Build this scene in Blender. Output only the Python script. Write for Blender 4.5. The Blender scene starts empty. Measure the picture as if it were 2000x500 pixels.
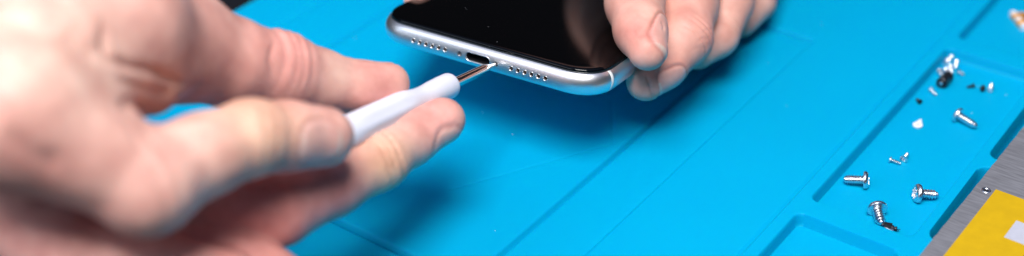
import bpy, bmesh, math, random
import numpy as np
from mathutils import Vector, Matrix
random.seed(7); rng = np.random.default_rng(7)
SC = bpy.context.scene
MM = 0.001                                   # everything below is written in millimetres
col = SC.collection

# ------------------------------------------------------------------ camera
F, CX, CY = 2582., 1000., 250.               # focal length and centre in photograph pixels (2000 wide)
def nrm(v):
    v = np.array(v, float); return v/np.linalg.norm(v)
_Y = nrm([2400, 1870, -F]); _X = -nrm([-4024, 1600, -F])
_Z = nrm(np.cross(_X, _Y)); _X = nrm(_X-0.5*(_X@_Y)*_Y); _Y = nrm(np.cross(_Z, _X))
R = np.array([_X, _Y, _Z])
CAM = np.array([0, 0, 216.2])
def ray(px, py): return R@np.array([(px-CX)/F, -(py-CY)/F, -1.])
def P(px, py, d): return CAM+ray(px, py)*d                     # point at a given depth
def G(px, py, z=0.):                                           # point on a level plane
    r = ray(px, py); return CAM+r*((z-CAM[2])/r[2])
cam = bpy.data.cameras.new('camera'); co = bpy.data.objects.new('camera', cam); col.objects.link(co)
M4 = Matrix([list(R[i])+[0] for i in range(3)]+[[0, 0, 0, 1]])
co.matrix_world = Matrix.Translation(Vector(CAM*MM))@M4
cam.sensor_width = 36; cam.lens = 36*F/2000; cam.clip_start = 0.01; cam.clip_end = 50
cam.dof.use_dof = True; cam.dof.focus_distance = 0.370; cam.dof.aperture_fstop = 5.0
SC.camera = co

# ------------------------------------------------------------------ object helpers
def tag(o, label=None, cat=None, group=None, kind=None):
    if label: o['label'] = label
    if cat: o['category'] = cat
    if group: o['group'] = group
    if kind: o['kind'] = kind
    return o
def empty(name, loc, label, cat, group=None):
    o = bpy.data.objects.new(name, None); col.objects.link(o)
    o.location = Vector(np.array(loc)*MM); o.empty_display_size = .005
    return tag(o, label, cat, group)
def link(name, me, mat, parent=None, smooth=True):
    o = bpy.data.objects.new(name, me); col.objects.link(o)
    if mat: me.materials.append(mat)
    if smooth:
        me.polygons.foreach_set('use_smooth', np.ones(len(me.polygons), bool))
    if parent: o.parent = parent
    return o
def mesh(name, V, Fc, mat, parent=None, smooth=True, origin=None, sharp=None):
    """V in mm. Local coordinates are world minus parent / origin."""
    V = np.asarray(V, float)
    if origin is not None: V = V-np.array(origin)
    me = bpy.data.meshes.new(name)
    me.from_pydata((V*MM).tolist(), [], [list(map(int, f)) for f in Fc]); me.update()
    if sharp is not None:
        me.polygons.foreach_set('use_smooth', np.ones(len(me.polygons), bool))
        me.set_sharp_from_angle(angle=math.radians(sharp))
        smooth = False
    o = link(name, me, mat, parent, smooth)
    if origin is not None and parent is None: o.location = Vector(np.array(origin)*MM)
    return o
def fix_normals(me):
    bm = bmesh.new(); bm.from_mesh(me); bmesh.ops.recalc_face_normals(bm, faces=bm.faces); bm.to_mesh(me); bm.free()
class MB:
    def __init__(s): s.V = []; s.F = []
    def add(s, V, Fc):
        n = len(s.V); s.V += [tuple(v) for v in V]; s.F += [[i+n for i in f] for f in Fc]
    def rings(s, rs, cap0=True, cap1=True, closed=True):
        n = len(rs[0]); V = [p for r in rs for p in r]; Fc = []
        for i in range(len(rs)-1):
            for j in range(n if closed else n-1):
                k = (j+1) % n; Fc.append([i*n+j, i*n+k, (i+1)*n+k, (i+1)*n+j])
        if cap0: Fc.append(list(range(n))[::-1])
        if cap1: Fc.append([(len(rs)-1)*n+j for j in range(n)])
        s.add(V, Fc)
    def build(s, name, mat, parent=None, smooth=True, origin=None, sharp=None):
        o = mesh(name, s.V, s.F, mat, parent, smooth, origin, sharp); fix_normals(o.data)
        if sharp is not None: o.data.set_sharp_from_angle(angle=math.radians(sharp))
        return o
def frame_of(ax, up=(0, 0, 1)):
    w = nrm(ax); u = np.cross(up, w)
    if np.linalg.norm(u) < 1e-4: u = np.cross((1, 0, 0), w)
    u = nrm(u); v = np.cross(w, u); return u, v, w

# ------------------------------------------------------------------ materials
def new_mat(name):
    m = bpy.data.materials.new(name); m.use_nodes = True; nt = m.node_tree
    b = nt.nodes['Principled BSDF']; return m, nt, b
def N(nt, t, **kw):
    n = nt.nodes.new(t)
    for k, v in kw.items():
        if k in n.inputs: n.inputs[k].default_value = v
        else: setattr(n, k, v)
    return n
def ramp(nt, a, ca, b, cb):
    r = N(nt, 'ShaderNodeValToRGB'); e = r.color_ramp.elements
    e[0].position = a; e[0].color = ca; e[1].position = b; e[1].color = cb; return r
def simple(name, colr, rough=.5, metal=0., noise=0., nscale=800., bump=0., rough_var=0.):
    m, nt, b = new_mat(name); L = nt.links
    b.inputs['Base Color'].default_value = (*colr, 1); b.inputs['Roughness'].default_value = rough; b.inputs['Metallic'].default_value = metal
    tc = N(nt, 'ShaderNodeTexCoord')
    nz = N(nt, 'ShaderNodeTexNoise'); nz.inputs['Scale'].default_value = nscale; nz.inputs['Detail'].default_value = 4
    L.new(tc.outputs['Object'], nz.inputs['Vector'])
    if noise:
        c2 = tuple(c*(1-noise) for c in colr); r = ramp(nt, .35, (*c2, 1), .65, (*colr, 1))
        L.new(nz.outputs['Fac'], r.inputs['Fac']); L.new(r.outputs['Color'], b.inputs['Base Color'])
    if rough_var:
        mr = N(nt, 'ShaderNodeMapRange'); mr.inputs['To Min'].default_value = rough-rough_var; mr.inputs['To Max'].default_value = rough+rough_var
        L.new(nz.outputs['Fac'], mr.inputs['Value']); L.new(mr.outputs['Result'], b.inputs['Roughness'])
    if bump:
        bp = N(nt, 'ShaderNodeBump'); bp.inputs['Distance'].default_value = bump*MM; bp.inputs['Strength'].default_value = 1
        L.new(nz.outputs['Fac'], bp.inputs['Height']); L.new(bp.outputs['Normal'], b.inputs['Normal'])
    return m

def silicone():
    m, nt, b = new_mat('blue_silicone'); L = nt.links
    tc = N(nt, 'ShaderNodeTexCoord')
    nz = N(nt, 'ShaderNodeTexNoise'); nz.inputs['Scale'].default_value = 14; nz.inputs['Detail'].default_value = 5
    L.new(tc.outputs['Object'], nz.inputs['Vector'])
    r = ramp(nt, .3, (0.0, .305, .54, 1), .7, (0.0, .333, .568, 1)); L.new(nz.outputs['Fac'], r.inputs['Fac'])
    # dust specks: sparse tiny pale dots lying on the silicone
    vo = N(nt, 'ShaderNodeTexVoronoi'); vo.inputs['Scale'].default_value = 250
    L.new(tc.outputs['Object'], vo.inputs['Vector'])
    sp = N(nt, 'ShaderNodeSeparateColor'); L.new(vo.outputs['Color'], sp.inputs['Color'])
    sz = N(nt, 'ShaderNodeMath', operation='MULTIPLY'); L.new(sp.outputs['Red'], sz.inputs[0]); sz.inputs[1].default_value = .05
    g = N(nt, 'ShaderNodeMath', operation='GREATER_THAN'); L.new(sp.outputs['Green'], g.inputs[0]); g.inputs[1].default_value = .84
    s2 = N(nt, 'ShaderNodeMath', operation='MULTIPLY'); L.new(sz.outputs[0], s2.inputs[0]); L.new(g.outputs[0], s2.inputs[1])
    lt = N(nt, 'ShaderNodeMath', operation='LESS_THAN'); L.new(vo.outputs['Distance'], lt.inputs[0]); L.new(s2.outputs[0], lt.inputs[1])
    mx = N(nt, 'ShaderNodeMix', data_type='RGBA'); L.new(lt.outputs[0], mx.inputs['Factor'])
    L.new(r.outputs['Color'], mx.inputs['A']); mx.inputs['B'].default_value = (.75, .85, .9, 1)
    L.new(mx.outputs['Result'], b.inputs['Base Color'])
    b.inputs['Roughness'].default_value = .5; b.inputs['Specular IOR Level'].default_value = .06
    b.inputs['Subsurface Weight'].default_value = .35; b.inputs['Subsurface Radius'].default_value = (.1, .35, 1.); b.inputs['Subsurface Scale'].default_value = 3.*MM
    n2 = N(nt, 'ShaderNodeTexNoise'); n2.inputs['Scale'].default_value = 900; n2.inputs['Detail'].default_value = 3
    L.new(tc.outputs['Object'], n2.inputs['Vector'])
    bp = N(nt, 'ShaderNodeBump'); bp.inputs['Distance'].default_value = .04*MM; L.new(n2.outputs['Fac'], bp.inputs['Height']); L.new(bp.outputs['Normal'], b.inputs['Normal'])
    return m
def skin():
    m, nt, b = new_mat('skin'); L = nt.links
    tc = N(nt, 'ShaderNodeTexCoord'); at = N(nt, 'ShaderNodeVertexColor', layer_name='skin')
    nz = N(nt, 'ShaderNodeTexNoise'); nz.inputs['Scale'].default_value = 130; nz.inputs['Detail'].default_value = 6
    L.new(tc.outputs['Object'], nz.inputs['Vector'])
    r = ramp(nt, .3, (.80, .66, .64, 1), .7, (1.06, 1.05, 1.02, 1)); L.new(nz.outputs['Fac'], r.inputs['Fac'])
    mx = N(nt, 'ShaderNodeMix', data_type='RGBA', blend_type='MULTIPLY'); mx.inputs['Factor'].default_value = 1
    L.new(at.outputs['Color'], mx.inputs['A']); L.new(r.outputs['Color'], mx.inputs['B'])
    L.new(mx.outputs['Result'], b.inputs['Base Color'])
    b.inputs['Subsurface Weight'].default_value = .25; b.inputs['Subsurface Radius'].default_value = (1, .35, .2); b.inputs['Subsurface Scale'].default_value = 1.6*MM
    mr = N(nt, 'ShaderNodeMapRange'); mr.inputs['To Min'].default_value = .52; mr.inputs['To Max'].default_value = .40   # alpha = nail
    L.new(at.outputs['Alpha'], mr.inputs['Value']); L.new(mr.outputs['Result'], b.inputs['Roughness'])
    b.inputs['Specular IOR Level'].default_value = .4
    # fine skin texture
    vo = N(nt, 'ShaderNodeTexVoronoi', feature='DISTANCE_TO_EDGE'); vo.inputs['Scale'].default_value = 1500
    L.new(tc.outputs['Object'], vo.inputs['Vector'])
    n2 = N(nt, 'ShaderNodeTexNoise'); n2.inputs['Scale'].default_value = 420; n2.inputs['Detail'].default_value = 5; L.new(tc.outputs['Object'], n2.inputs['Vector'])
    ad = N(nt, 'ShaderNodeMath', operation='ADD'); L.new(vo.outputs['Distance'], ad.inputs[0]); L.new(n2.outputs['Fac'], ad.inputs[1])
    inv = N(nt, 'ShaderNodeMath', operation='SUBTRACT'); inv.inputs[0].default_value = 1.05; L.new(at.outputs['Alpha'], inv.inputs[1])
    bp = N(nt, 'ShaderNodeBump'); bp.inputs['Distance'].default_value = .04*MM; L.new(ad.outputs[0], bp.inputs['Height'])
    L.new(inv.outputs[0], bp.inputs['Strength']); L.new(bp.outputs['Normal'], b.inputs['Normal'])
    return m
def glass_black():
    m, nt, b = new_mat('black_display_glass'); L = nt.links
    tc = N(nt, 'ShaderNodeTexCoord')
    b.inputs['Roughness'].default_value = .07; b.inputs['Specular IOR Level'].default_value = .28
    vo = N(nt, 'ShaderNodeTexVoronoi'); vo.inputs['Scale'].default_value = 600; L.new(tc.outputs['Object'], vo.inputs['Vector'])
    sp = N(nt, 'ShaderNodeSeparateColor'); L.new(vo.outputs['Color'], sp.inputs['Color'])
    g = N(nt, 'ShaderNodeMath', operation='GREATER_THAN'); L.new(sp.outputs['Green'], g.inputs[0]); g.inputs[1].default_value = .95
    s2 = N(nt, 'ShaderNodeMath', operation='MULTIPLY'); L.new(g.outputs[0], s2.inputs[0]); s2.inputs[1].default_value = .07
    lt = N(nt, 'ShaderNodeMath', operation='LESS_THAN'); L.new(vo.outputs['Distance'], lt.inputs[0]); L.new(s2.outputs[0], lt.inputs[1])
    mx = N(nt, 'ShaderNodeMix', data_type='RGBA'); L.new(lt.outputs[0], mx.inputs['Factor']); mx.inputs['A'].default_value = (.0012, .0012, .0015, 1); mx.inputs['B'].default_value = (.35, .35, .38, 1)
    L.new(mx.outputs['Result'], b.inputs['Base Color'])
    return m
def brushed(name, colr, rough):
    m, nt, b = new_mat(name); L = nt.links
    tc = N(nt, 'ShaderNodeTexCoord'); mp = N(nt, 'ShaderNodeMapping'); mp.inputs['Scale'].default_value = (150, 1500, 100)
    nz = N(nt, 'ShaderNodeTexNoise'); nz.inputs['Scale'].default_value = 1; nz.inputs['Detail'].default_value = 5
    L.new(tc.outputs['Object'], mp.inputs['Vector']); L.new(mp.outputs['Vector'], nz.inputs['Vector'])
    c2 = tuple(c*.62 for c in colr); r = ramp(nt, .3, (*c2, 1), .7, (*colr, 1)); L.new(nz.outputs['Fac'], r.inputs['Fac']); L.new(r.outputs['Color'], b.inputs['Base Color'])
    b.inputs['Metallic'].default_value = .6; b.inputs['Roughness'].default_value = rough
    bp = N(nt, 'ShaderNodeBump'); bp.inputs['Distance'].default_value = .05*MM; L.new(nz.outputs['Fac'], bp.inputs['Height']); L.new(bp.outputs['Normal'], b.inputs['Normal'])
    return m
M_MAT = silicone(); M_SKIN = skin(); M_GLASS = glass_black()
M_ALU = simple('silver_aluminium', (.82, .80, .82), .38, 1., bump=.004, nscale=6000, rough_var=.04)
M_BAND = simple('antenna_plastic', (.78, .78, .77), .5)
M_GASKET = simple('black_gasket', (.006, .010, .014), .32)
M_DARK = simple('dark_plastic', (.012, .012, .014), .35)
M_GOLD = simple('contact_metal', (.55, .38, .22), .35, 1.)
M_HOLE = simple('bronze_mesh', (.22, .15, .09), .5, .8)
M_CHROME = simple('polished_steel', (.88, .86, .84), .16, 1., rough_var=.04, nscale=3000)
M_STEEL = simple('screw_steel', (.86, .87, .90), .27, 1., rough_var=.08, nscale=3000, noise=.15)
M_RIM = simple('bright_rim', (.92, .88, .82), .22, 1.)
M_DULL = simple('dull_steel', (.32, .31, .32), .35, .9)
M_BLKSTEEL = simple('blackened_steel', (.03, .03, .035), .35, .7)
M_WHITE = simple('white_plastic', (.74, .74, .84), .38, noise=.05, nscale=120, bump=.03)
M_TABLE = simple('black_table', (.004, .004, .006), .5, noise=.4, nscale=60)
M_PLATE = brushed('brushed_plate', (.40, .39, .42), .48)
M_YELLOW = simple('yellow_film', (.56, .34, .0), .5, noise=.08, nscale=300, bump=.02)
M_GREY = simple('grey_print', (.46, .46, .53), .5, noise=.06, nscale=500)
M_WHITEPART = simple('white_ceramic', (.8, .8, .82), .35)
M_ORANGE = simple('orange_polyimide', (.80, .33, .03), .3, noise=.25, nscale=500)

# ------------------------------------------------------------------ the mat (setting)
def sstep(d, w): t = np.clip(d/w+.5, 0, 1); return t*t*(3-2*t)
def rrect(X, Y, x0, x1, y0, y1, r):
    qx = np.abs(X-(x0+x1)/2)-((x1-x0)/2-r); qy = np.abs(Y-(y0+y1)/2)-((y1-y0)/2-r)
    return np.hypot(np.maximum(qx, 0), np.maximum(qy, 0))+np.minimum(np.maximum(qx, qy), 0)-r
MATZ = -12.; SM = (216.2-MATZ)/216.2                 # the mat lies lower than the phone level by this much
FLOOR = -3.6
MX0, MX1, MY0, MY1 = -316.5, -30., 120., 520.
def axis(segs):
    out = []
    for a, b, s in segs: out += list(np.arange(a, b-1e-6, s))
    return np.array(out+[segs[-1][1]])
gx = axis([(MX0, -280, 1.), (-280, -268, .35), (-268, -196, 1.), (-196, -140, .35), (-140, -119, 1.), (-119, -70, .25), (-70, MX1, 1.)])
gy = axis([(MY0, 184, 1.), (184, 400, .32), (400, MY1, 1.)])
XX, YY = np.meshgrid(gx, gy, indexing='ij')
wob = .25*np.sin(YY/23.)+.15*np.sin(YY/9.+1)       # moulded edges are never dead straight
def seg_groove(p, q, w, dep):
    p = np.array(p); q = np.array(q); d = q-p; t = np.clip(((XX-p[0])*d[0]+(YY-p[1])*d[1])/(d@d), 0, 1)
    dist = np.hypot(XX-p[0]-t*d[0], YY-p[1]-t*d[1]); return -dep*np.exp(-(dist/w)**2)
h = np.zeros_like(XX)
h += -.7*sstep(-(XX+114.6), 1.0)                                    # block with the trays stands proud
h += -.8*sstep(-rrect(XX, YY, -420, -147.3, 60, 341., 2.), .9)      # shallow work field
h += .6*sstep(-(XX+165.2+.3*wob), .7)*sstep(-(YY-600), 1)*sstep(-rrect(XX, YY, -420, -150, 60, 341., 2.), .9)
h += -1.2*sstep(-(YY-188.4), .9)*sstep(-(XX+165.2), .7)
h += -.7*sstep(-(XX+273.6), 1.)*1.0+.7
h += .9*sstep(-(XX+273.6), 1.)
h += seg_groove((-297, 100), (-297, 520), .9, .9)
h += seg_groove((-165.0, 60), (-165.0, 341), .55, 1.2)+seg_groove((-273.2, 100), (-273.2, 520), .7, 1.1)+seg_groove((-300, 188.1), (-165.5, 188.1), .6, 1.4)
h += seg_groove((-147.2, 60), (-147.2, 341), .45, .4)+seg_groove((-165, 341), (-147.5, 341), .5, 1.5)+seg_groove((-114.8, 100), (-114.8, 520), .5, .55)
h -= .7
h += seg_groove((-192.8, 215.6), (-168.3, 258.6), .4, .2)+seg_groove((-168.3, 258.6), (-181, 277.3), .4, .2)
for (x0, x1, y0, y1, r, z) in [(-110.2, -82.4, 265.8, 358.8, 2.0, FLOOR), (-110.2, -82.4, 150, 258.4, 2.0, FLOOR),
                               (-110.0, -82.4, 367., 460, 2.0, FLOOR), (-79.0, -34, 268, 305.3, 3.2, -6.2), (-79.0, -34, 310.6, 352, 2.6, -6.2)]:
    h = h*(1-sstep(-rrect(XX, YY, x0, x1, y0, y1, r), 1.0))+z*sstep(-rrect(XX, YY, x0, x1, y0, y1, r), 1.0)
# a lip with an open notch at the near right corner of the middle tray
h += .06*np.sin(XX/17.+YY/31.)+.04*np.sin(YY/13.-XX/29.)
ni, nj = XX.shape
V = np.stack([XX*SM, YY*SM, h+MATZ], -1).reshape(-1, 3)
idx = np.arange(ni*nj).reshape(ni, nj)
Fm = np.stack([idx[:-1, :-1], idx[1:, :-1], idx[1:, 1:], idx[:-1, 1:]], -1).reshape(-1, 4)
edge = list(idx[:, 0])+list(idx[-1, 1:])+list(idx[:-1, -1][::-1])+list(idx[0, 1:-1][::-1])
low = V[edge].copy(); low[:, 2] = -6.5+MATZ; nb = len(V)
V2 = np.vstack([V, low]); ne = len(edge)
side = [[edge[(i+1) % ne], edge[i], nb+i, nb+(i+1) % ne] for i in range(ne)]
me = bpy.data.meshes.new('mat')
me.from_pydata(V2*MM, [], Fm.tolist()+side+[[nb+i for i in range(ne)][::-1]]); me.update()
mat_o = link('silicone_mat', me, M_MAT); me.set_sharp_from_angle(angle=math.radians(60))
tag(mat_o, kind='structure')
tb = MB(); a, b_ = 2500, 2500
tz = MATZ-6.6; tb.add([(-a, -b_, tz), (a, -b_, tz), (a, b_, tz), (-a, b_, tz), (-a, -b_, -40), (a, -b_, -40), (a, b_, -40), (-a, b_, -40)],
       [[0, 1, 2, 3], [7, 6, 5, 4], [0, 4, 5, 1], [1, 5, 6, 2], [2, 6, 7, 3], [3, 7, 4, 0]])
tag(tb.build('table_top', M_TABLE, smooth=False), kind='structure')

# ------------------------------------------------------------------ the phone
TH = 8.3; ZB = 14.0                                   # thickness, height of its back above the mat
PW, PL, PR = 77.4, 150.9, 12.5; OX = .85
ang = math.radians(6.1); A = np.array([math.cos(ang), math.sin(ang), 0]); B0_ = np.array([-math.sin(ang), math.cos(ang), 0]); tl = math.radians(9.3)      # the far end dips towards the mat
B = B0_*math.cos(tl)-np.array([0, 0, math.sin(tl)]); NP = np.cross(A, B)
PC = G(932.5, 113.0, ZB+4.1)-NP*4.1                   # middle of the bottom edge, at the back
phone = empty('smartphone', PC, 'silver smartphone with black glass screen held face up above the blue mat', 'smartphone')
phone.rotation_euler = Matrix([[A[i], B[i], NP[i]] for i in range(3)]).to_euler()
# local frame of the phone: x along the bottom edge, y into the length, z up; bottom edge face at y=0
def outline(inset, narc=22, nx=90, ny=120, pw=2.35):
    r = PR-inset; hw = PW/2-inset; y0 = inset; y1 = PL-inset; pts = []
    def arc(cx, cy, a0):
        for i in range(narc):
            t = math.radians(a0+90*i/narc); c, s = math.cos(t), math.sin(t)
            pts.append((cx+r*math.copysign(abs(c)**(2/pw), c)*1.0, cy+r*math.copysign(abs(s)**(2/pw), s)*1.0))
    arc(-hw+r, y0+r, 180)
    for i in range(nx): pts.append((-hw+r+(2*hw-2*r)*i/nx, y0))
    arc(hw-r, y0+r, 270)
    for i in range(ny): pts.append((hw, y0+r+(y1-y0-2*r)*i/ny))
    arc(hw-r, y1-r, 0)
    for i in range(nx): pts.append((hw-r-(2*hw-2*r)*i/nx, y1))
    arc(-hw+r, y1-r, 90)
    for i in range(ny): pts.append((-hw, y1-r-(y1-y0-2*r)*i/ny))
    return np.array(pts)+np.array([OX, 0])
prof = []
for i in range(21):                                    # nearly semicircular side
    t = -90+180*i/20; c = abs(math.cos(math.radians(t)))**.9; s = math.sin(math.radians(t))
    prof.append((3.1*(1-c)+.0, 3.75+3.7*s))
prof = [p for p in prof if not (p[1] > 7.15)]
prof.append((1.35, 7.30)) if prof[-1][0] < 1.35 else None
ins = lambda z: float(np.interp(z, [p[1] for p in prof], [p[0] for p in prof]))
zs = list(np.linspace(.1, 6.9, 26))
rs = [[(x, y, z) for x, y in outline(ins(z))] for z in [0.05]+zs]
top_in = ins(6.9)
rs.append([(x, y, 7.02) for x, y in outline(top_in+.22)]); rs.append([(x, y, 6.8) for x, y in outline(top_in+.40)])
mb = MB(); mb.rings(rs); tmp = mb.build('frame', M_ALU, None)
# cutters for the openings in the bottom edge
cut = MB(); holes = []
ZM = 3.75
def cyl(x, r, depth, y0=-1.5, n=20, z=ZM):
    cut.rings([[(x+r*math.cos(2*math.pi*k/n), y, z+r*math.sin(2*math.pi*k/n)) for k in range(n)] for y in (y0, depth)])
HX = [11.25+2.24*i for i in range(6)]
for s in (-1, 1):
    for x in HX: cyl(s*x, .70, 1.9)
    cyl(s*6.15, .78, 1.1)
def stadium(hw, r, y, n=14):
    pts = []
    for k in range(n+1): t = math.radians(-90+180*k/n); pts.append((hw-r+r*math.cos(t), y, ZM+r*math.sin(t)))
    for k in range(n+1): t = math.radians(90+180*k/n); pts.append((-(hw-r)+r*math.cos(t), y, ZM+r*math.sin(t)))
    return pts
cut.rings([stadium(4.1, 1.3, -1.5), stadium(4.1, 1.3, 6.)])
cutter = cut.build('cutter', M_ALU, None, smooth=False)
md = tmp.modifiers.new('b', 'BOOLEAN'); md.object = cutter; md.operation = 'DIFFERENCE'; md.solver = 'EXACT'
dg = bpy.context.evaluated_depsgraph_get(); me2 = bpy.data.meshes.new_from_object(tmp.evaluated_get(dg))
bpy.data.objects.remove(tmp); bpy.data.objects.remove(cutter)
frame = bpy.data.objects.new('frame', me2); col.objects.link(frame); frame.parent = phone
me2.polygons.foreach_set('use_smooth', np.ones(len(me2.polygons), bool)); me2.set_sharp_from_angle(angle=math.radians(35))
# port lining, contacts, rim
mb = MB(); mb.rings([stadium(4.07, 1.27, .45), stadium(4.07, 1.27, 5.8)], cap0=False, cap1=True); mb.build('charging_port', M_DARK, frame)
mb = MB(); mb.rings([stadium(4.36, 1.56, .10), stadium(4.30, 1.5, -.03), stadium(4.12, 1.32, .02), stadium(4.06, 1.26, .6)], cap0=False, cap1=False); mb.build('port_rim', M_ALU, frame)
for s in (-1, 1):                                     # pentalobe screws sunk in the edge
    def star(r0, amp, y, n=40): return [(s*6.15+(r0+amp*math.cos(5*2*math.pi*k/n))*math.cos(2*math.pi*k/n), y, ZM+(r0+amp*math.cos(5*2*math.pi*k/n))*math.sin(2*math.pi*k/n)) for k in range(n)]
    mb = MB(); mb.rings([star(.74, 0, 1.1), star(.74, 0, .45), star(.66, 0, .36), star(.36, .08, .36), star(.34, .08, .8)]); mb.build('pentalobe_screw', M_DULL, phone, sharp=35)
for s in (-1, 1):
    for x in HX:
        mb = MB(); mb.rings([[(s*x+rr*math.cos(2*math.pi*k/12), y, ZM+rr*math.sin(2*math.pi*k/12)) for k in range(12)] for rr, y in ((.66, 1.85), (.66, 1.6), (.3, 1.55))]); mb.build('speaker_grille', M_HOLE, frame)
        mb = MB(); mb.rings([[(s*x+rr*math.cos(2*math.pi*k/20), y, ZM+rr*math.sin(2*math.pi*k/20)) for k in range(20)] for rr, y in ((.80, .05), (.76, -.02), (.70, .0), (.66, .5))], cap0=False, cap1=False); mb.build('hole_rim', M_ALU, frame)
# gasket, glass, back
def ring_solid(name, lst, mat, parent, cap0=True, cap1=True):
    mb = MB(); mb.rings([[(x, y, z) for x, y in outline(i)] for i, z in lst], cap0, cap1); return mb.build(name, mat, parent)
ring_solid('gasket', [(top_in+.27, 6.6), (top_in+.27, 7.3), (top_in+.50, 7.34)], M_GASKET, phone)
ring_solid('screen', [(top_in+.50, 7.20), (top_in+.36, 7.42), (top_in+.38, 7.80), (top_in+.62, 8.05), (top_in+.95, 8.18), (top_in+1.5, 8.26), (top_in+2.2, 8.30), (top_in+4, 8.30)], M_GLASS, phone)
ring_solid('back_glass', [(4.4, -.35), (3.6, -.33), (3.0, -.15), (2.95, .1)], M_WHITEPART, phone)
# antenna lines near both bottom corners and the two top ones
base = outline(0)
def band(i0, i1):
    rr = []
    for z in [0.1]+zs+[7.0]:
        o2 = outline(ins(min(z, 6.9))-.025); rr.append([(o2[k % len(o2)][0], o2[k % len(o2)][1], z) for k in range(i0, i1+1)])
    inn = [[(p[0]*.985, p[1]+(.4 if p[1] < 75 else -.4), p[2]) for p in r] for r in rr]
    mb = MB(); n = len(rr[0]); loops = [a+b[::-1] for a, b in zip(rr, inn)]
    mb.rings(loops); return mb
def find(x, y): return int(np.argmin(np.hypot(base[:, 0]-x, base[:, 1]-y)))
# bands are 1.1 mm wide strips cut across the frame on the long sides
def strip(sx, yc):
    mb = MB(); loops = []
    for z in [0.1]+zs+[7.0]:
        i = ins(min(z, 6.9)); o2 = outline(i-.025); m_ = ((o2[:, 0]-OX)*sx > 0)
        q = o2[m_]; q = q[np.argsort(q[:, 1])]; q = q[(q[:, 1] < 60) if yc < 75 else (q[:, 1] > 90)]
        # outermost x for each y
        ys = np.linspace(yc-.55, yc+.55, 4); near = q[np.abs(q[:, 0]) > 30]; near = near[np.argsort(near[:, 1])]
        xs = np.interp(ys, near[:, 1], near[:, 0])
        loops.append([(x, y, z) for x, y in zip(xs, ys)]+[(x-sx*.5, y, z) for x, y in zip(xs[::-1], ys[::-1])])
    mb.rings(loops); return mb.build('antenna_line', M_BAND, frame)
for sx in (-1, 1):
    for yc in (9.0, PL-9.0): strip(sx, yc)

# ------------------------------------------------------------------ screws
def lathe_pts(o, u, v, w, prof, n=28, f=None):
    rs = []
    for (r, t) in prof:
        ring = []
        for k in range(n):
            th = 2*math.pi*k/n; rr = r if f is None else f(r, t, th)
            ring.append(tuple(o+w*t+u*rr*math.cos(th)+v*rr*math.sin(th)))
        rs.append(ring)
    return rs
def make_screw(head, tip, hr, sr, label, group=None, hh=None, csk=False, mat=None, pitch=.9, name='screw', spin=0., cat='screw', tipr=.35, recess=.5):
    """head: middle of the head's top face, tip: end of the shank (mm, world)."""
    mat = mat or M_STEEL
    head = np.array(head, float); tip = np.array(tip, float); u, v, w = frame_of(tip-head); Ln = np.linalg.norm(tip-head)
    hh = hh or hr*.54
    root = empty(name, head, label, cat, group)
    o = np.zeros(3); n = 48
    def st(r0, amp): return lambda r, t, th: r0+amp*math.cos(6*th+spin)
    rs = []
    if csk: pr = [(sr*.9, hh*1.05), (sr, hh), (hr*.97, hh*.28), (hr, hh*.16), (hr*.97, hh*.03), (hr*.90, 0)]
    else: pr = [(sr*.9, hh*1.05), (hr*.86, hh*1.02), (hr*.96, hh*.95), (hr, hh*.75), (hr*.98, hh*.50), (hr*.90, hh*.24), (hr*.76, hh*.07), (hr*.62, 0)]
    rs += lathe_pts(o, u, v, w, pr, n)
    ra = hr*recess
    rs += lathe_pts(o, u, v, w, [(1, -.0+hh*.0)], n, st(ra*.9, ra*.20))
    rs += lathe_pts(o, u, v, w, [(1, hh*.5)], n, st(ra*.82, ra*.19))
    mb = MB(); mb.rings(rs); h_o = mb.build('head', mat, root, sharp=40)
    # threaded shank: helical ridge
    nz = int((Ln-hh)/pitch*14); prs = [(0, hh+(Ln-hh)*i/nz) for i in range(nz+1)]
    def rad(r, t, th):
        ph = ((t/pitch)-th/(2*math.pi)) % 1.0; tri = 1-abs(ph-.5)*2
        k = min(1., max(0., (Ln-t)/(pitch*1.6))); base_ = sr*(.70*(k**.6)+tipr*(1-k**.6)*1.0 if k < 1 else .70)
        fade = min(1., (t-hh)/(pitch*.4)+.1)
        return base_+sr*.36*(tri**1.2)*(0.25+.75*k)*fade
    mb = MB(); mb.rings(lathe_pts(o, u, v, w, prs, 28, rad)); mb.build('threaded_shank', mat, root, sharp=50)
    return root
fl = FLOOR+MATZ+.06
def scr(hp, tp, hr, sr, lab, ztip=None, zhead=None, **k):
    hd = G(hp[0], hp[1], fl+(hr*.92 if zhead is None else zhead)); tp_ = G(tp[0], tp[1], fl+(sr if ztip is None else ztip))
    return make_screw(hd, tp_, hr, sr, lab, **k)
big = 'large loose screws in the tray'; small = 'tiny loose screws in the tray'
scr((1867, 222), (1908, 247), 2.4, 1.25, 'farthest back of the large silver screws, lying alone between washer and metal panel', group=big)
scr((1697, 352), (1648, 350), 2.6, 1.45, 'large silver screw with a fine thread pointing left, head on its right end', group=big, pitch=.62)
scr((1786, 377), (1832, 381), 2.75, 1.35, 'large silver screw whose star recess faces left, nearest the yellow film', group=big, pitch=.85, recess=.62)
scr((1712, 402), (1722, 437), 2.85, 1.5, 'large silver screw with its head up and its tip against the black clip', group=big, pitch=.85)
scr((1737, 311), (1760, 320), .95, .5, 'tiny silver screw lying on its side, tip touching a second tiny screw', group=small, pitch=.5)
scr((1765, 311), (1773, 300), 1.15, .6, 'tiny silver screw with its cross recess turned to the viewer, touching another tiny screw', group=small, pitch=.5, csk=True)
scr((1817, 174), (1829, 186), .9, .5, 'tiny silver screw just left of the black spacer', group=small, pitch=.5)
scr((1797, 199), (1790, 193), .85, .5, 'tiny black screw alone near the left wall of the tray', group=small, pitch=.5, mat=M_BLKSTEEL, csk=True)
scr((1903, 167), (1888, 170), .8, .45, 'tiny black screw lying flat, leftmost of the three beyond the large back screw', group=small, pitch=.5, mat=M_BLKSTEEL)
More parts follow.
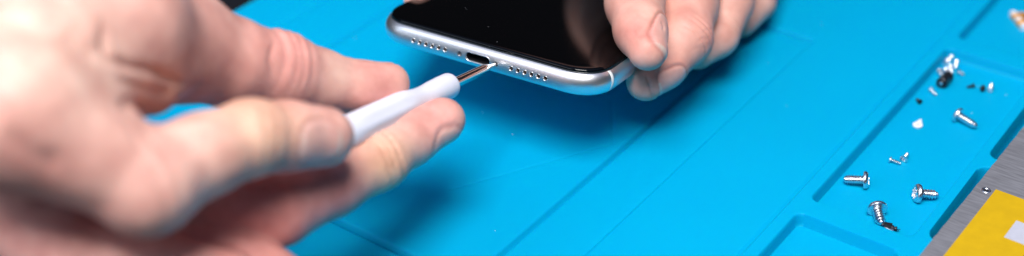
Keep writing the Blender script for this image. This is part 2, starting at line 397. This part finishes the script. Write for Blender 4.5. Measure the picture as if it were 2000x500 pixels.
scr((1922, 173), (1914, 172), 1.15, .6, 'tiny black headed screw between a flat black one and a silver one', group=small, pitch=.5, mat=M_BLKSTEEL)
scr((1934, 176), (1937, 164), 1.05, .6, 'tiny silver screw standing right of the black headed one', group=small, pitch=.5)
# the little heap in the far corner
heap = [((1835, 139), (1842, 150), 1.15), ((1848, 137), (1852, 150), 1.1), ((1856, 130), (1860, 143), 1.05), ((1858, 112), (1850, 122), 1.0),
        ((1868, 122), (1866, 134), 1.05), ((1871, 139), (1883, 146), 1.1), ((1845, 125), (1850, 114), .9)]
hl = ['tiny silver screw at the left end of the heap, head above the black spacer', 'second tiny silver screw from the left in the heap behind the spacer', 'tiny silver screw in the middle of the heap, behind its front row',
      'topmost tiny silver screw of the heap in the far tray corner', 'tiny silver screw on the upper right of the heap', 'tiny silver screw lying apart at the right foot of the heap', 'small tiny screw at the upper left of the heap']
for (hp, tp, r), lb in zip(heap, hl): scr(hp, tp, r, r*.52, lb, group=small, pitch=.5, csk=True)

# teardrop terminal
tp_ = G(1792, 246, fl); mb = MB(); n = 40
dirn = nrm((G(1799, 234, fl)-tp_)*[1, 1, 0]); pr_ = np.array([-dirn[1], dirn[0], 0])
def tear(z, sc, hole):
    out = []
    for k in range(n):
        t = 2*math.pi*k/n; rr = 1.45*sc if not hole else .42
        p = np.array([rr*math.cos(t), rr*math.sin(t)])
        if not hole and math.cos(t) > .75: p = np.array([p[0]+2.0*((math.cos(t)-.75)/.25)**1.0, p[1]*(1-.35*(math.cos(t)-.75)/.25)])
        out.append(tuple(tp_+dirn*p[0]+pr_*p[1]+np.array([0, 0, z])))
    return out
mb.rings([tear(.05, 1, True), tear(.0, .97, False), tear(.2, 1.03, False), tear(.55, 1, False), tear(.6, .9, False), tear(.6, 1, True), tear(.05, 1, True)], cap0=False, cap1=False)
tag(mb.build('teardrop_washer', M_WHITEPART, origin=tp_, sharp=50), 'white teardrop shaped washer with a small hole lying in the tray', 'washer')

# black spacer (short barrel with a bore)
a0 = G(1838, 163, fl+1.75); a1 = G(1853, 148, fl+1.5); u, v, w = frame_of(a1-a0); root = empty('barrel_spacer', a0, 'black cylindrical spacer leaning against the heap of tiny screws', 'spacer')
mb = MB(); LL = np.linalg.norm(a1-a0); mb.rings(lathe_pts(np.zeros(3), u, v, w, [(.7, .8), (.7, .05), (1.5, 0), (1.75, .25), (1.8, LL*.45), (1.6, LL*.5), (1.6, LL*.6), (1.75, LL*.66), (1.7, LL), (1.4, LL+.2)], 28)); mb.build('barrel', M_BLKSTEEL, root, sharp=35)
mb = MB(); mb.rings(lathe_pts(np.zeros(3), u, v, w, [(.55, .7), (.55, -.12), (.35, -.2)], 20)); mb.build('pin', M_STEEL, root, sharp=35)

# black and silver clip under the screw tip
c0 = G(1719, 439, fl+.5); c1 = G(1752, 449, fl+.5); root = empty('spring_clip', c0, 'small black and silver spring clip touching the tip of a large screw', 'clip')
u, v, w = frame_of(c1-c0); LL = np.linalg.norm(c1-c0)
def slab(o, L0, L1, w0, w1, t, z):
    # tapered bevelled tongue running along w
    rr = []
    for s_, wd in ((L0, w0*.8), (L0+.15, w0), ((L0+L1)/2, (w0+w1)/2), (L1-.15, w1), (L1, w1*.8)):
        c = o+w*s_; zz = np.array([0, 0, z])
        rr.append([tuple(c+u*a_*wd+np.array([0, 0, b_*t])+zz) for a_, b_ in ((-1, -.7), (-.85, -1), (.85, -1), (1, -.7), (1, .7), (.85, 1), (-.85, 1), (-1, .7))])
    return rr
mb = MB(); mb.rings(slab(np.zeros(3), -.3, LL*.66, .6, 1.15, .18, .75)); mb.build('black_cover', M_DARK, root, sharp=40)
mb = MB(); mb.rings(slab(nrm([.5, -.65, 0])*.95, 1.0, LL*.76, .45, .95, .3, .3)); mb.build('tongue', M_STEEL, root, sharp=40)
mb = MB(); mb.rings(lathe_pts(np.array([0, 0, .2]), u, v, w, [(.3, LL*.62), (.75, LL*.64), (.8, LL*.78), (.5, LL*.8), (.5, LL*.86), (.72, LL*.88), (.72, LL*.97), (.25, LL)], 18)); mb.build('end_fitting', M_BLKSTEEL, root, sharp=40)
mb = MB(); q0 = w*LL*.95
for k in range(2):
    pp = [q0+u*(k-1)*.28, q0+u*(k-1)*.5+w*.5+np.array([0, 0, .2*k]), q0+u*(k-1)*.8+w*(.9+.1*k)+np.array([0, 0, .5])]
    mb.rings([[tuple(c+np.array([.1*math.cos(t), .1*math.sin(t)*.5, .1*math.sin(t)])) for t in np.linspace(0, 2*math.pi, 7)[:-1]] for c in pp])
mb.build('wire_end', M_BLKSTEEL, root)

# orange flex connector at the right edge of the far tray
f0 = G(1991, 45, fl); root = empty('flex_connector', f0, 'orange flex connector with white ceramic ends in the far right tray', 'connector')
d1 = nrm((G(2018, 66, fl)-G(1984, 24, fl))*[1, 1, 0]); d2 = np.array([-d1[1], d1[0], 0])
if d2[0] < 0: d2 = -d2
def box8(c, ex, ey, ez, dx, dy, bev=.25):
    rr = []
    for zz, k in ((0, bev), (bev, 0), (ez-bev, 0), (ez, bev)):
        pts = [(-ex+k, -ey), (ex-k, -ey), (ex, -ey+k), (ex, ey-k), (ex-k, ey), (-ex+k, ey), (-ex, ey-k), (-ex, -ey+k)]
        kk = 1-k*.15
        rr.append([tuple(np.array(c)+dx*p[0]*kk+dy*p[1]*kk+np.array([0, 0, zz])) for p in pts])
    return rr
mb = MB(); mb.rings(box8(d2*1.6, 4.6, 3.2, 1.5, d1, d2)); mb.build('flex_body', M_ORANGE, root, sharp=35)
for s_ in (-1, 0, 1):
    mb = MB(); mb.rings(box8(d1*s_*4.3+d2*(-.6), .8, 1.0, 2.0, d1, d2)); mb.build('ceramic_block', M_WHITEPART, root, sharp=35)
for k in range(5):
    mb = MB(); mb.rings(box8(d1*(k-2)*1.3+d2*2.0+np.array([0, 0, 1.45]), .3, 1.2, .25, d1, d2, .08)); mb.build('contact', M_GOLD, root, sharp=35)

# ------------------------------------------------------------------ metal panel with yellow film
ZP = 2.2+MATZ
e0 = G(1800, 493, ZP); e1 = G(2000, 246, ZP); pu = nrm((e1-e0)*[1, 1, 0]); pv = np.array([pu[1], -pu[0], 0])
panel = empty('metal_panel', e0*[1, 1, 0]+[0, 0, .75+MATZ], 'brushed metal panel with yellow film lying on the mat at the lower right', 'metal panel')
def PPt(a_, b_, z): return tuple(pu*a_+pv*b_+np.array([0, 0, z]))
rr = []
nseg = 180; rg = np.random.default_rng(3)
j1 = np.interp(np.arange(nseg+1), np.arange(0, nseg+1, 2), rg.normal(0, .05, nseg//2+1)); L0_, L1_, WD = -60, 110, 55
def ploop(z, ins_):
    pts = [(L0_+(L1_-L0_)*i/nseg, ins_+j1[i]) for i in range(nseg+1)]+[(L1_-ins_, WD-ins_), (L0_+ins_, WD-ins_)]
    return [PPt(a_, b_, z-MATZ-.75) for a_, b_ in pts]
mb = MB(); mb.rings([ploop(.75+MATZ, .1), ploop(.85+MATZ, 0), ploop(ZP-.18, 0), ploop(ZP, .15)]); mb.build('plate', M_PLATE, panel, sharp=30)
yc = G(1945, 370, ZP); rel = yc-e0; ya = rel@pu; yb = rel@pv
def sheet(a0, a1, b0, b1, z0, z1, name, mat):
    mb = MB(); mb.rings([[PPt(p[0], p[1], z-MATZ-.75) for p in ((a0, b0), (a0, b1), (a1, b1), (a1, b0))] for z in (z0, z1)]); return mb.build(name, mat, panel, smooth=False)
ys_ = sheet(-55, ya, yb, WD-4, ZP+.004, ZP+.08, 'yellow_film', M_YELLOW)
wq = G(1985, 431, ZP)-e0; wn = G(1967, 466, ZP)-e0
sheet(wn@pu, wq@pu, wq@pv, wq@pv+22, ZP+.082, ZP+.10, 'grey_label', M_GREY)
rv = G(1926, 372, ZP)-e0
ro = np.array(PPt(rv@pu, rv@pv, ZP-MATZ-.75))
mb = MB(); zz = np.array([0, 0, 1.]); mb.rings(lathe_pts(ro, np.array([1., 0, 0]), np.array([0, 1., 0]), zz, [(1.35, .0), (1.3, .14), (1.0, .24), (.75, .22), (.66, .05)], 28), cap1=False); mb.build('rivet', M_STEEL, panel)
mb = MB(); mb.rings(lathe_pts(ro, np.array([1., 0, 0]), np.array([0, 1., 0]), zz, [(.7, .02), (.68, .06)], 20)); mb.build('rivet_hole', M_DARK, panel)

# ------------------------------------------------------------------ screwdriver
def W(x, y, z): return PC+A*x+B*y+NP*z
tipp = W(6.15, .35, ZM)                                 # inside the right pentalobe screw
h_f = P(880, 166, 361); 
axd = nrm(h_f-tipp); Ld = np.linalg.norm(h_f-tipp)
driver = empty('screwdriver', tipp, 'small white handled screwdriver with a steel shaft set in the phone screw', 'screwdriver')
u, v, w = frame_of(axd)
mb = MB(); mb.rings(lathe_pts(np.zeros(3), u, v, w, [(.42, 0), (.46, 1.2), (.55, 2.2), (.85, 3.6), (1.22, 5.0), (1.42, 6.0), (1.45, 6.6), (1.45, Ld+3)], 40, lambda r, t, th: r*(1+.10*math.cos(5*th)*(1 if t < 2.5 else 0)))); mb.build('shaft', M_CHROME, driver, sharp=50)
def flute(r, t, th):
    k = min(max((t-Ld-19)/3, 0), 1)*min(max((Ld+44-t)/5, 0), 1); return r*(1-.03*k*(1+math.cos(8*th)))
hp = [(1.6, .2), (2.3, .02), (3.0, .0), (3.4, .25), (3.55, .8), (3.55, 4), (3.45, 8), (3.25, 11), (3.15, 13), (3.25, 15), (3.6, 17.5), (4.05, 20), (4.3, 23), (4.35, 36), (4.35, 40), (4.3, 44), (4.0, 46), (3.5, 47), (2.9, 47.6), (1.2, 48)]
mb = MB(); mb.rings(lathe_pts(np.zeros(3), u, v, w, [(r, Ld+t) for r, t in hp], 64, flute)); mb.build('handle', M_WHITE, driver, sharp=50)
def H(t, off=(0, 0)): return tipp+axd*(Ld+t)

# ------------------------------------------------------------------ hands: smooth-blended bones, meshed with surface nets
def surface_nets(g, org, vs):
    ins_ = g < 0
    nx, ny, nz = g.shape
    c = np.zeros((nx-1, ny-1, nz-1), np.int8); off = [(i, j, k) for i in (0, 1) for j in (0, 1) for k in (0, 1)]
    for (i, j, k) in off: c += ins_[i:nx-1+i, j:ny-1+j, k:nz-1+k]
    act = (c > 0) & (c < 8); ii = np.argwhere(act); n = len(ii)
    vid = -np.ones(act.shape, np.int64); vid[act] = np.arange(n)
    acc = np.zeros((n, 3)); cnt = np.zeros(n)
    for a_ in off:
        for ax in range(3):
            if a_[ax]: continue
            b_ = list(a_); b_[ax] = 1
            ga = g[ii[:, 0]+a_[0], ii[:, 1]+a_[1], ii[:, 2]+a_[2]]; gb = g[ii[:, 0]+b_[0], ii[:, 1]+b_[1], ii[:, 2]+b_[2]]
            x = (ga < 0) != (gb < 0); t = np.where(x, ga/np.where(x, ga-gb, 1), 0)
            p = np.tile(np.array(a_, float), (n, 1)); p[:, ax] = t
            acc[x] += p[x]; cnt[x] += 1
    V = (ii+acc/cnt[:, None])*vs+org
    Fs = []
    for ax in range(3):
        o1, o2 = [(1, 2), (2, 0), (0, 1)][ax]
        s0 = [slice(1, m-1) for m in g.shape]; s1 = list(s0); s0[ax] = slice(0, g.shape[ax]-1); s1[ax] = slice(1, g.shape[ax])
        A_ = ins_[tuple(s0)]; B_ = ins_[tuple(s1)]
        for flip, mk in ((False, A_ & ~B_), (True, ~A_ & B_)):
            e = np.argwhere(mk)
            for d in range(3):
                if d != ax: e[:, d] += 1
            def vv(d1, d2):
                q = e.copy(); q[:, o1] -= d1; q[:, o2] -= d2; return vid[q[:, 0], q[:, 1], q[:, 2]]
            q = np.stack([vv(1, 1), vv(0, 1), vv(0, 0), vv(1, 0)], 1)
            Fs.append(q[:, ::-1] if flip else q)
    return V, np.vstack(Fs)
class Hand:
    def __init__(s, vs): s.pr = []; s.vs = vs; s.cre = []; s.spots = []; s.nails = []; s.lines = []
    def bone(s, p, q, r0, r1, k=3., flat=None, fs=1.):
        s.pr.append((np.array(p), np.array(q), r0, r1, k, flat, fs)); return s
    def chain(s, pts, k=3., flat=None, fs=1.):
        for (p, r0), (q, r1) in zip(pts[:-1], pts[1:]): s.bone(p, q, r0, r1, k, flat, fs)
    def crease(s, c, ax, side, rad, w=.45, d=.5): s.cre.append((np.array(c), nrm(ax), nrm(side), rad, w, d))
    def spot(s, c, r, colr, a_=1.): s.spots.append((np.array(c), r, np.array(colr), a_))
    def line(s, pts, w_, d_): s.lines.append((np.array(pts, float), w_, d_))
    def nail(s, c, L, Nn, ln, wd): s.nails.append((np.array(c), nrm(L), nrm(Nn), ln, wd))
    def build(s, name, base, label, clip=None):
        los = np.min([np.minimum(p-r0, q-r1) for p, q, r0, r1, *_ in s.pr], 0)-4; his = np.max([np.maximum(p+r0, q+r1) for p, q, r0, r1, *_ in s.pr], 0)+4
        if clip is not None: los = np.maximum(los, clip[0]); his = np.minimum(his, clip[1])
        vs = s.vs; dims = np.ceil((his-los)/vs).astype(int)+1
        g = np.full(dims, 30., np.float32); axs = [los[i]+np.arange(dims[i])*vs for i in range(3)]
        for (p, q, r0, r1, k, flat, fs) in s.pr:
            rm = max(r0, r1)+k+6; lo = np.minimum(p, q)-rm; hi = np.maximum(p, q)+rm
            sl = [slice(max(0, int((lo[i]-los[i])/vs)), max(0, min(dims[i], int((hi[i]-los[i])/vs)+2))) for i in range(3)]
            if any(x.stop <= x.start for x in sl): continue
            X = axs[0][sl[0]][:, None, None]; Y = axs[1][sl[1]][None, :, None]; Z = axs[2][sl[2]][None, None, :]
            if flat is not None:                       # squash along the given direction
                fN = nrm(flat)
            d = q-p; L2 = max(d@d, 1e-6)
            rx, ry, rz = X-p[0], Y-p[1], Z-p[2]
            t = np.clip((rx*d[0]+ry*d[1]+rz*d[2])/L2, 0, 1)
            ex, ey, ez = rx-t*d[0], ry-t*d[1], rz-t*d[2]
            if flat is not None:
                m_ = ex*fN[0]+ey*fN[1]+ez*fN[2]; dist = np.sqrt(np.maximum(ex*ex+ey*ey+ez*ez+m_*m_*(1/fs**2-1), 1e-9))
            else: dist = np.sqrt(ex*ex+ey*ey+ez*ez)
            dd = (dist-(r0+(r1-r0)*t)).astype(np.float32)
            G0 = g[tuple(sl)]; hh = np.clip(.5+.5*(G0-dd)/k, 0, 1); g[tuple(sl)] = G0*(1-hh)+dd*hh-k*hh*(1-hh)
        g[0] = g[-1] = 5; g[:, 0] = g[:, -1] = 5; g[:, :, 0] = g[:, :, -1] = 5
        V, Fc = surface_nets(g, los, vs)
        # vertex normals
        nr = np.zeros_like(V); fn = np.cross(V[Fc[:, 2]]-V[Fc[:, 0]], V[Fc[:, 3]]-V[Fc[:, 1]])
        for i in range(4): np.add.at(nr, Fc[:, i], fn)
        nr /= np.linalg.norm(nr, axis=1)[:, None]+1e-9
        disp = np.zeros(len(V))
        # soft lumps of flesh
        for sc_, am in ((.11, .32), (.23, .14), (.5, .05)):
            ph = rng.uniform(0, 6, 6); disp += am*(np.sin(V[:, 0]*sc_+ph[0]+1.7*np.sin(V[:, 1]*sc_*.8+ph[1]))+np.sin(V[:, 1]*sc_+ph[2]+1.5*np.sin(V[:, 2]*sc_+ph[3])))*.5
        for (c, ax, side, rad, w_, d_) in s.cre:
            rel = V-c; t = rel@ax; rp = rel-np.outer(t, ax); rn = np.linalg.norm(rp, axis=1)+1e-6; sd = (rp@side)/rn
            bend = t+.9*np.sin(rn*0+(rp@np.cross(ax, side))*.55+c[0])*.35
            disp -= d_*np.exp(-(bend/w_)**2)*np.clip((sd-.05)/.5, 0, 1)*(rn < rad)
            disp += d_*.35*np.exp(-((np.abs(bend)-w_*2.0)/w_)**2)*np.clip((sd-.05)/.5, 0, 1)*(rn < rad)
        vn = V-CAM; cc_ = vn@R; ppx = CX+cc_[:, 0]/-cc_[:, 2]*F; ppy = CY-cc_[:, 1]/-cc_[:, 2]*F
        facing = np.clip((-(nr*vn).sum(1)/np.linalg.norm(vn, axis=1))*2.5, 0, 1)
        for (pts, w_, d_) in s.lines:                    # folds carved along a drawn path, in world units once meshed
            best = np.full(len(V), 1e9); tt = np.zeros(len(V)); nseg_ = len(pts)-1
            for k_ in range(nseg_):
                p0, p1 = pts[k_], pts[k_+1]; d_v = p1-p0; t_ = np.clip(((ppx-p0[0])*d_v[0]+(ppy-p0[1])*d_v[1])/(d_v@d_v), 0, 1)
                q_ = np.hypot(ppx-p0[0]-t_*d_v[0], ppy-p0[1]-t_*d_v[1]); tt = np.where(q_ < best, (k_+t_)/nseg_, tt); best = np.minimum(best, q_)
            disp -= d_*np.exp(-(best/w_)**2)*facing*np.clip(np.sin(np.pi*np.clip(tt, .03, .97))*1.6, 0, 1)
        colr = np.tile(np.array(base, float), (len(V), 1)); alpha = np.zeros(len(V))
        for (c, r, cc, a_) in s.spots:
            wgt = a_*np.exp(-(np.linalg.norm(V-c, axis=1)/r)**2); colr = colr*(1-wgt[:, None])+cc*wgt[:, None]
        for (c, L, Nn, ln, wd) in s.nails:
            Wd = nrm(np.cross(L, Nn)); Nn = nrm(np.cross(Wd, L)); rel = V-c; a_ = rel@L; b_ = rel@Wd; nn = rel@Nn
            arc = wd/2; bb = np.abs(b_)/(wd/2); back = -ln/2; aa = a_/(ln/2)
            m_ = (nr@Nn > -.15) & (nn > -wd*.8) & (np.linalg.norm(rel, axis=1) < ln*1.1)
            # superellipse footprint
            sdv = (np.abs(aa)**2.8+bb**2.8)**(1/2.8)
            edge_ = (sdv-1)*wd/2
            inside = np.clip(-edge_/.35+.5, 0, 1)*m_
            disp += (.10*inside-.26*np.exp(-((edge_-.1)/.38)**2)*m_*np.where(a_ > ln*.40, .55, 1.))
            disp += .16*np.exp(-((edge_-1.0)/.5)**2)*m_*(a_ < ln*.3)       # cuticle fold
            nc = np.array([.78, .47, .42]); colr = colr*(1-inside[:, None]*.75)+nc*inside[:, None]*.75
            lun = inside*np.exp(-((a_+ln*.5)/(ln*.14))**2); colr = colr*(1-lun[:, None]*.5)+np.array([.8, .66, .6])*lun[:, None]*.5
            fe = inside*(a_ > ln*.41); colr = colr*(1-fe[:, None]*.7)+np.array([.78, .70, .62])*fe[:, None]*.7
            line = np.exp(-((edge_-.15)/.3)**2)*m_; colr *= (1-.22*line[:, None]*np.array([.6, 1, 1]))
            alpha = np.maximum(alpha, inside)
        V = V+nr*disp[:, None]
        org = V.mean(0); org[2] = V[:, 2].min()
        me = bpy.data.meshes.new(name); me.from_pydata(((V-org)*MM).tolist(), [], Fc.tolist()); me.update()
        fix = me.color_attributes.new('skin', 'FLOAT_COLOR', 'POINT')
        fix.data.foreach_set('color', np.column_stack([colr, alpha]).astype(np.float32).ravel())
        o = link(name, me, M_SKIN); o.location = Vector(org*MM)
        tag(o, label, 'hand'); return o
SKIN = (.80, .49, .42); PINK = (.78, .31, .28); PALE = (.86, .65, .54); YEL = (.82, .60, .36); RED = (.68, .17, .17)

# --- hand gripping the screwdriver
hd = Hand(.8)
iT = P(632, 268, 306); iT0 = P(560, 264, 299); iD = P(488, 268, 291); iM = P(395, 302, 283); iP = P(286, 358, 274); iMc = P(25, 215, 262)
vcam = lambda p: nrm(CAM-p)
hd.chain([(iT, 7.3), (iT0, 7.7), (iD, 8.0)], 2.5); hd.chain([(iD, 8.0), (iM, 8.7), (iP, 10.6)], 3); hd.chain([(iP, 10.6), (P(165, 290, 268), 11.2), (iMc, 13.5)], 3)
tT = P(760, 163, 349); tA = P(695, 171, 345); tB = P(620, 160, 340); tI = P(545, 141, 332); tM = P(335, 84, 312); tC = P(50, -40, 300)
hd.chain([(tT, 5.5), (tA, 6.5)], 3); hd.chain([(tA, 6.5), (tB, 8.1), (tI, 9.6)], 3); hd.chain([(tI, 9.6), (P(440, 120, 322), 10.6), (tM, 11.7)], 4); hd.chain([(tM, 13), (tC, 19)], 6)
mT = P(862, 236, 349); mA = P(800, 268, 344); mD = P(738, 312, 334); mB = P(648, 360, 325); mP = P(548, 410, 315); mM = P(240, 350, 302)
hd.chain([(mT, 6.1), (mA, 6.9), (mD, 7.2)], 3); hd.chain([(mD, 7.2), (mB, 7.8), (mP, 8.6)], 3); hd.chain([(mP, 8.6), (mM, 10)], 1)
rP = P(400, 478, 310); rM = P(95, 405, 296); hd.chain([(P(590, 590, 306), 7.5), (rP, 9.6), (rM, 11.0), (P(60, 220, 292), 13)], 1.5)
hd.chain([(P(430, 560, 296), 9), (P(130, 500, 290), 10.5), (P(10, 340, 290), 13)], 1.5)
# web of skin between thumb and index, then metacarpals and wrist
hd.chain([(P(205, 160, 284), 8.), (P(295, 168, 294), 6.2), (P(345, 150, 302), 4)], 1.5)
w1 = P(-330, -130, 300)
hd.chain([(iMc, 13.5), (w1, 22)], 10)
hd.chain([(P(120, 105, 280), 17), (P(230, 56, 290), 14), (tM, 12)], 7)
hd.chain([(P(90, 130, 278), 17), (tC, 19)], 10)
hd.chain([(P(40, 260, 285), 15), (P(-200, 40, 300), 20), (P(-500, -250, 310), 26)], 8)
hd.chain([(tC, 19), (w1, 24)], 10)
tx = nrm(iD-iT)
for o_ in (-1.6, 0, 1.5): hd.crease(iD+tx*o_, tx, vcam(iD)+np.array([0, 0, .6]), 14, .55, .45)
px_ = nrm(iM-iP)
for o_ in (-2.2, .8): hd.crease(iP+px_*o_, px_, vcam(iP)+np.array([0, 0, .6]), 17, 1.0, .2)
tx = nrm(tM-tI)
for o_, d_, w_ in ((-3.4, .16, .8), (-.3, .34, .6), (1.6, .22, .8), (5.2, .22, .9)): hd.crease(tI+tx*o_, tx, np.array([0, 0, 1.])+vcam(tI)*.35, 17, w_, d_)
tx = nrm(mB-mD)
for o_ in (-1.5, .6, 2.2): hd.crease(mD+tx*o_, tx, vcam(mD)-np.array([0, 0, .2])+np.cross(tx, vcam(mD))*0, 14, .5, .55)
hd.spot(iD, 11, YEL, .8); hd.spot(P(425, 240, 298), 12, YEL, .6); hd.spot(P(548, 240, 300), 7, RED, .75); hd.spot(P(560, 320, 300), 7, PINK, .5); hd.spot(P(260, 410, 280), 12, PINK, .35); hd.spot(P(350, 360, 285), 10, PALE, .6)
hd.spot(P(575, 100, 328), 13, PINK, .7); hd.spot(P(720, 180, 345), 9, PINK, .75); hd.spot(P(650, 140, 336), 6, PALE, .6); hd.spot(P(480, 130, 322), 10, PINK, .3)
hd.spot(P(850, 225, 343), 9, PINK, .7); hd.spot(P(745, 320, 328), 8, YEL, .7); hd.spot(P(640, 400, 318), 16, RED, .55); hd.spot(P(480, 390, 300), 16, RED, .6); hd.spot(P(450, 480, 300), 22, PINK, .5)
hd.spot(P(40, 290, 255), 16, PINK, .55); hd.spot(P(60, 460, 280), 22, PINK, .5); hd.spot(P(400, 110, 310), 14, PINK, .35); hd.spot(P(90, 90, 262), 18, PALE, .7); hd.spot(P(300, 70, 290), 20, PINK, .3); hd.spot(P(290, 190, 305), 8, PINK, .5); hd.spot(P(240, 200, 285), 9, PALE, .5)
nd = nrm(R@np.array([.12, -.15, .95])); hd.nail(iT*.85+iT0*.15+nd*7.3, iT-iD, nd, 12.5, 10.5)
hd.nail(P(722, 132, 350), tT-tI, np.array([0, 0, 1.])-vcam(tT)*.25, 13.5, 10)
nd = nrm(R@np.array([.45, -.85, .35])); hd.nail(mT*.8+mA*.2+nd*6.2, mT-mD, nd, 11, 9.5)
hd.line([(205, 40), (203, 80), (215, 112), (250, 128), (300, 138), (345, 160), (380, 172)], 8, 1.4)
hd.line([(225, 150), (262, 168), (310, 180), (345, 182)], 7, .7)
hd.line([(235, 195), (265, 207), (305, 226)], 12, 1.5)
hd.line([(120, 60), (160, 90), (205, 112)], 14, .7)
hd.line([(535, 80), (525, 120), (540, 160)], 5, .5)
hd.line([(0, 245), (60, 300), (130, 330)], 22, .6)
hd.build('hand', SKIN, 'blurred foreground hand at the left pinching the white screwdriver between thumb, index and middle finger')

# --- hand holding the phone
h2 = Hand(.45)
zt = ZB+8.3
a_ = G(1265, 98, zt+1.5); b2 = G(1252, 60, zt+3); c2 = G(1240, 5, zt+4.5); d2_ = G(1236, -55, zt+6.5); e2 = G(1262, -150, zt+12)
h2.chain([(a_, 5.6), (b2, 7.2)], 3); h2.chain([(b2, 7.2), (c2, 8.3), (d2_, 9.2)], 3); h2.chain([(d2_, 9.2), (e2, 11.5)], 5)
# index finger under the phone
i0 = G(1262, 159, 7.4); i1 = G(1292, 128, 9.5); i2 = G(1334, 76, 13); i3 = G(1345, 10, 17); i4 = G(1356, -70, 23); i5 = G(1375, -190, 30)
h2.chain([(i0, 5.6), (i1, 7.0), (i2, 8.4)], 3); h2.chain([(i2, 8.4), (i3, 9.0), (i4, 9.8), (i5, 12)], 3)
m0 = G(1362, 100, 1); m1 = G(1398, 72, 4); m2 = G(1424, 5, 10); m3 = G(1432, -80, 13); m4 = G(1390, -200, 18)
h2.chain([(m0, 6.0), (m1, 7.0), (m2, 7.6), (m3, 9), (m4, 12)], 1.2)
r0_ = G(1446, 36, -4); r1_ = G(1476, 2, -2); r2_ = G(1492, -70, 1); r3_ = G(1430, -200, 8)
h2.chain([(r0_, 6.0), (r1_, 6.8), (r2_, 8), (r3_, 11)], 1.2)
SK1 = SKIN; SKIN = (.76, .43, .355); PINK = (.74, .27, .23); PALE = (.82, .60, .50)
# palm beyond the frame, and the heel that supports the other long side
pm = G(1260, -330, 34)
for q in (e2, i5, m4, r3_): h2.bone(q, pm, 12, 20, 8)
lf = G(815, 0, ZB+3); l2 = lf+B*18-A*2; h2.chain([(lf, 4.2), (l2, 6), (W(-34, 62, -6), 5.5)], 3)
h2.chain([(W(-34, 62, -6), 5.5), (W(10, 74, -6.5), 5.5), (W(40, 78, -4), 7), (pm, 18)], 4)
q_ = pm+np.array([-10, 110, 30]); wr = G(930, 20, 22)+nrm([-.46, .66, .58])*330
h2.bone(pm, q_, 18, 20, 8); h2.bone(q_, wr, 20, 24, 8)
tx = nrm(i1-i2)
for o_ in (-3.2, -1.2, 1.6): h2.crease(i2+tx*o_*1., tx, vcam(i2)*.3+R@np.array([1., -.25, 0]), 15, .38, .34)
tx = nrm(m1-m2)
for o_ in (-1.5, 1): h2.crease(m1-tx*(3+o_), tx, R@np.array([1., -.2, .3]), 12, .4, .3)
nd = nrm(R@np.array([.90, .12, .42])); h2.nail(a_*.42+b2*.58+nd*6.4, a_-c2, nd, 13.5, 10.)
nd = nrm(R@np.array([.62, -.62, .48])); h2.nail(i1*.75+i0*.25+nd*6.6, i0-i2, nd, 10., 10.5)
h2.spot(G(1225, 70, zt+9), 8, PINK, .6); h2.spot(G(1265, 122, zt+5), 5, PALE, .4); h2.spot(G(1350, 70, 20), 9, PINK, .5); h2.spot(G(1330, 60, 22), 7, PALE, .6); h2.spot(G(1290, 150, 9), 7, PINK, .5)
h2.spot(G(1210, 30, zt+12), 10, PINK, .4); h2.spot(G(1385, 60, 16), 6, PINK, .5)
h2.line([(1262, 146), (1267, 162), (1273, 182), (1278, 200)], 2.2, .5)
h2.line([(1296, 62), (1297, 50), (1292, 40)], 2.5, .3)
for q_ in range(3): h2.line([(1350+q_*9, 98-q_*16), (1366+q_*8, 92-q_*17), (1384+q_*5, 96-q_*20)], 1.8, .14)
h2.build('hand', SKIN, 'hand at the top holding the phone corner between thumb and bent fingers')

# ------------------------------------------------------------------ light
wd = bpy.data.worlds.new('World'); SC.world = wd; wd.use_nodes = True; nt = wd.node_tree; bg = nt.nodes['Background']
tc = N(nt, 'ShaderNodeTexCoord'); sx = N(nt, 'ShaderNodeSeparateXYZ'); nt.links.new(tc.outputs['Generated'], sx.inputs[0])
r = ramp(nt, .50, (.022, .024, .030, 1), 1., (.38, .55, 1., 1)); nt.links.new(sx.outputs['Z'], r.inputs['Fac']); nt.links.new(r.outputs['Color'], bg.inputs['Color'])
bg.inputs['Strength'].default_value = .5
def area(name, loc, target, size, power, colr, size_y=None):
    l = bpy.data.lights.new(name, 'AREA'); l.energy = power; l.color = colr; l.size = size*MM
    if size_y: l.shape = 'RECTANGLE'; l.size_y = size_y*MM
    o = bpy.data.objects.new(name, l); col.objects.link(o); o.location = Vector(np.array(loc)*MM)
    d = Vector((np.array(target)-np.array(loc))*MM); o.rotation_euler = d.to_track_quat('-Z', 'Y').to_euler(); return o
ctr = np.array([-170, 270, 10])
area('key_softbox', ctr+np.array([165, -345, 870]), ctr, 450, 14.6, (1., .985, .96))
area('fill_softbox', ctr+np.array([-480, -820, 560]), ctr, 800, 6.0, (.70, .83, 1.))
SC.view_settings.view_transform = 'Standard'; SC.view_settings.look = 'None'; SC.view_settings.exposure = 0; SC.view_settings.gamma = 1
SC.cycles.use_denoising = True
SC.cycles.max_bounces = 8; SC.cycles.use_adaptive_sampling = False; SC.cycles.blur_glossy = .5
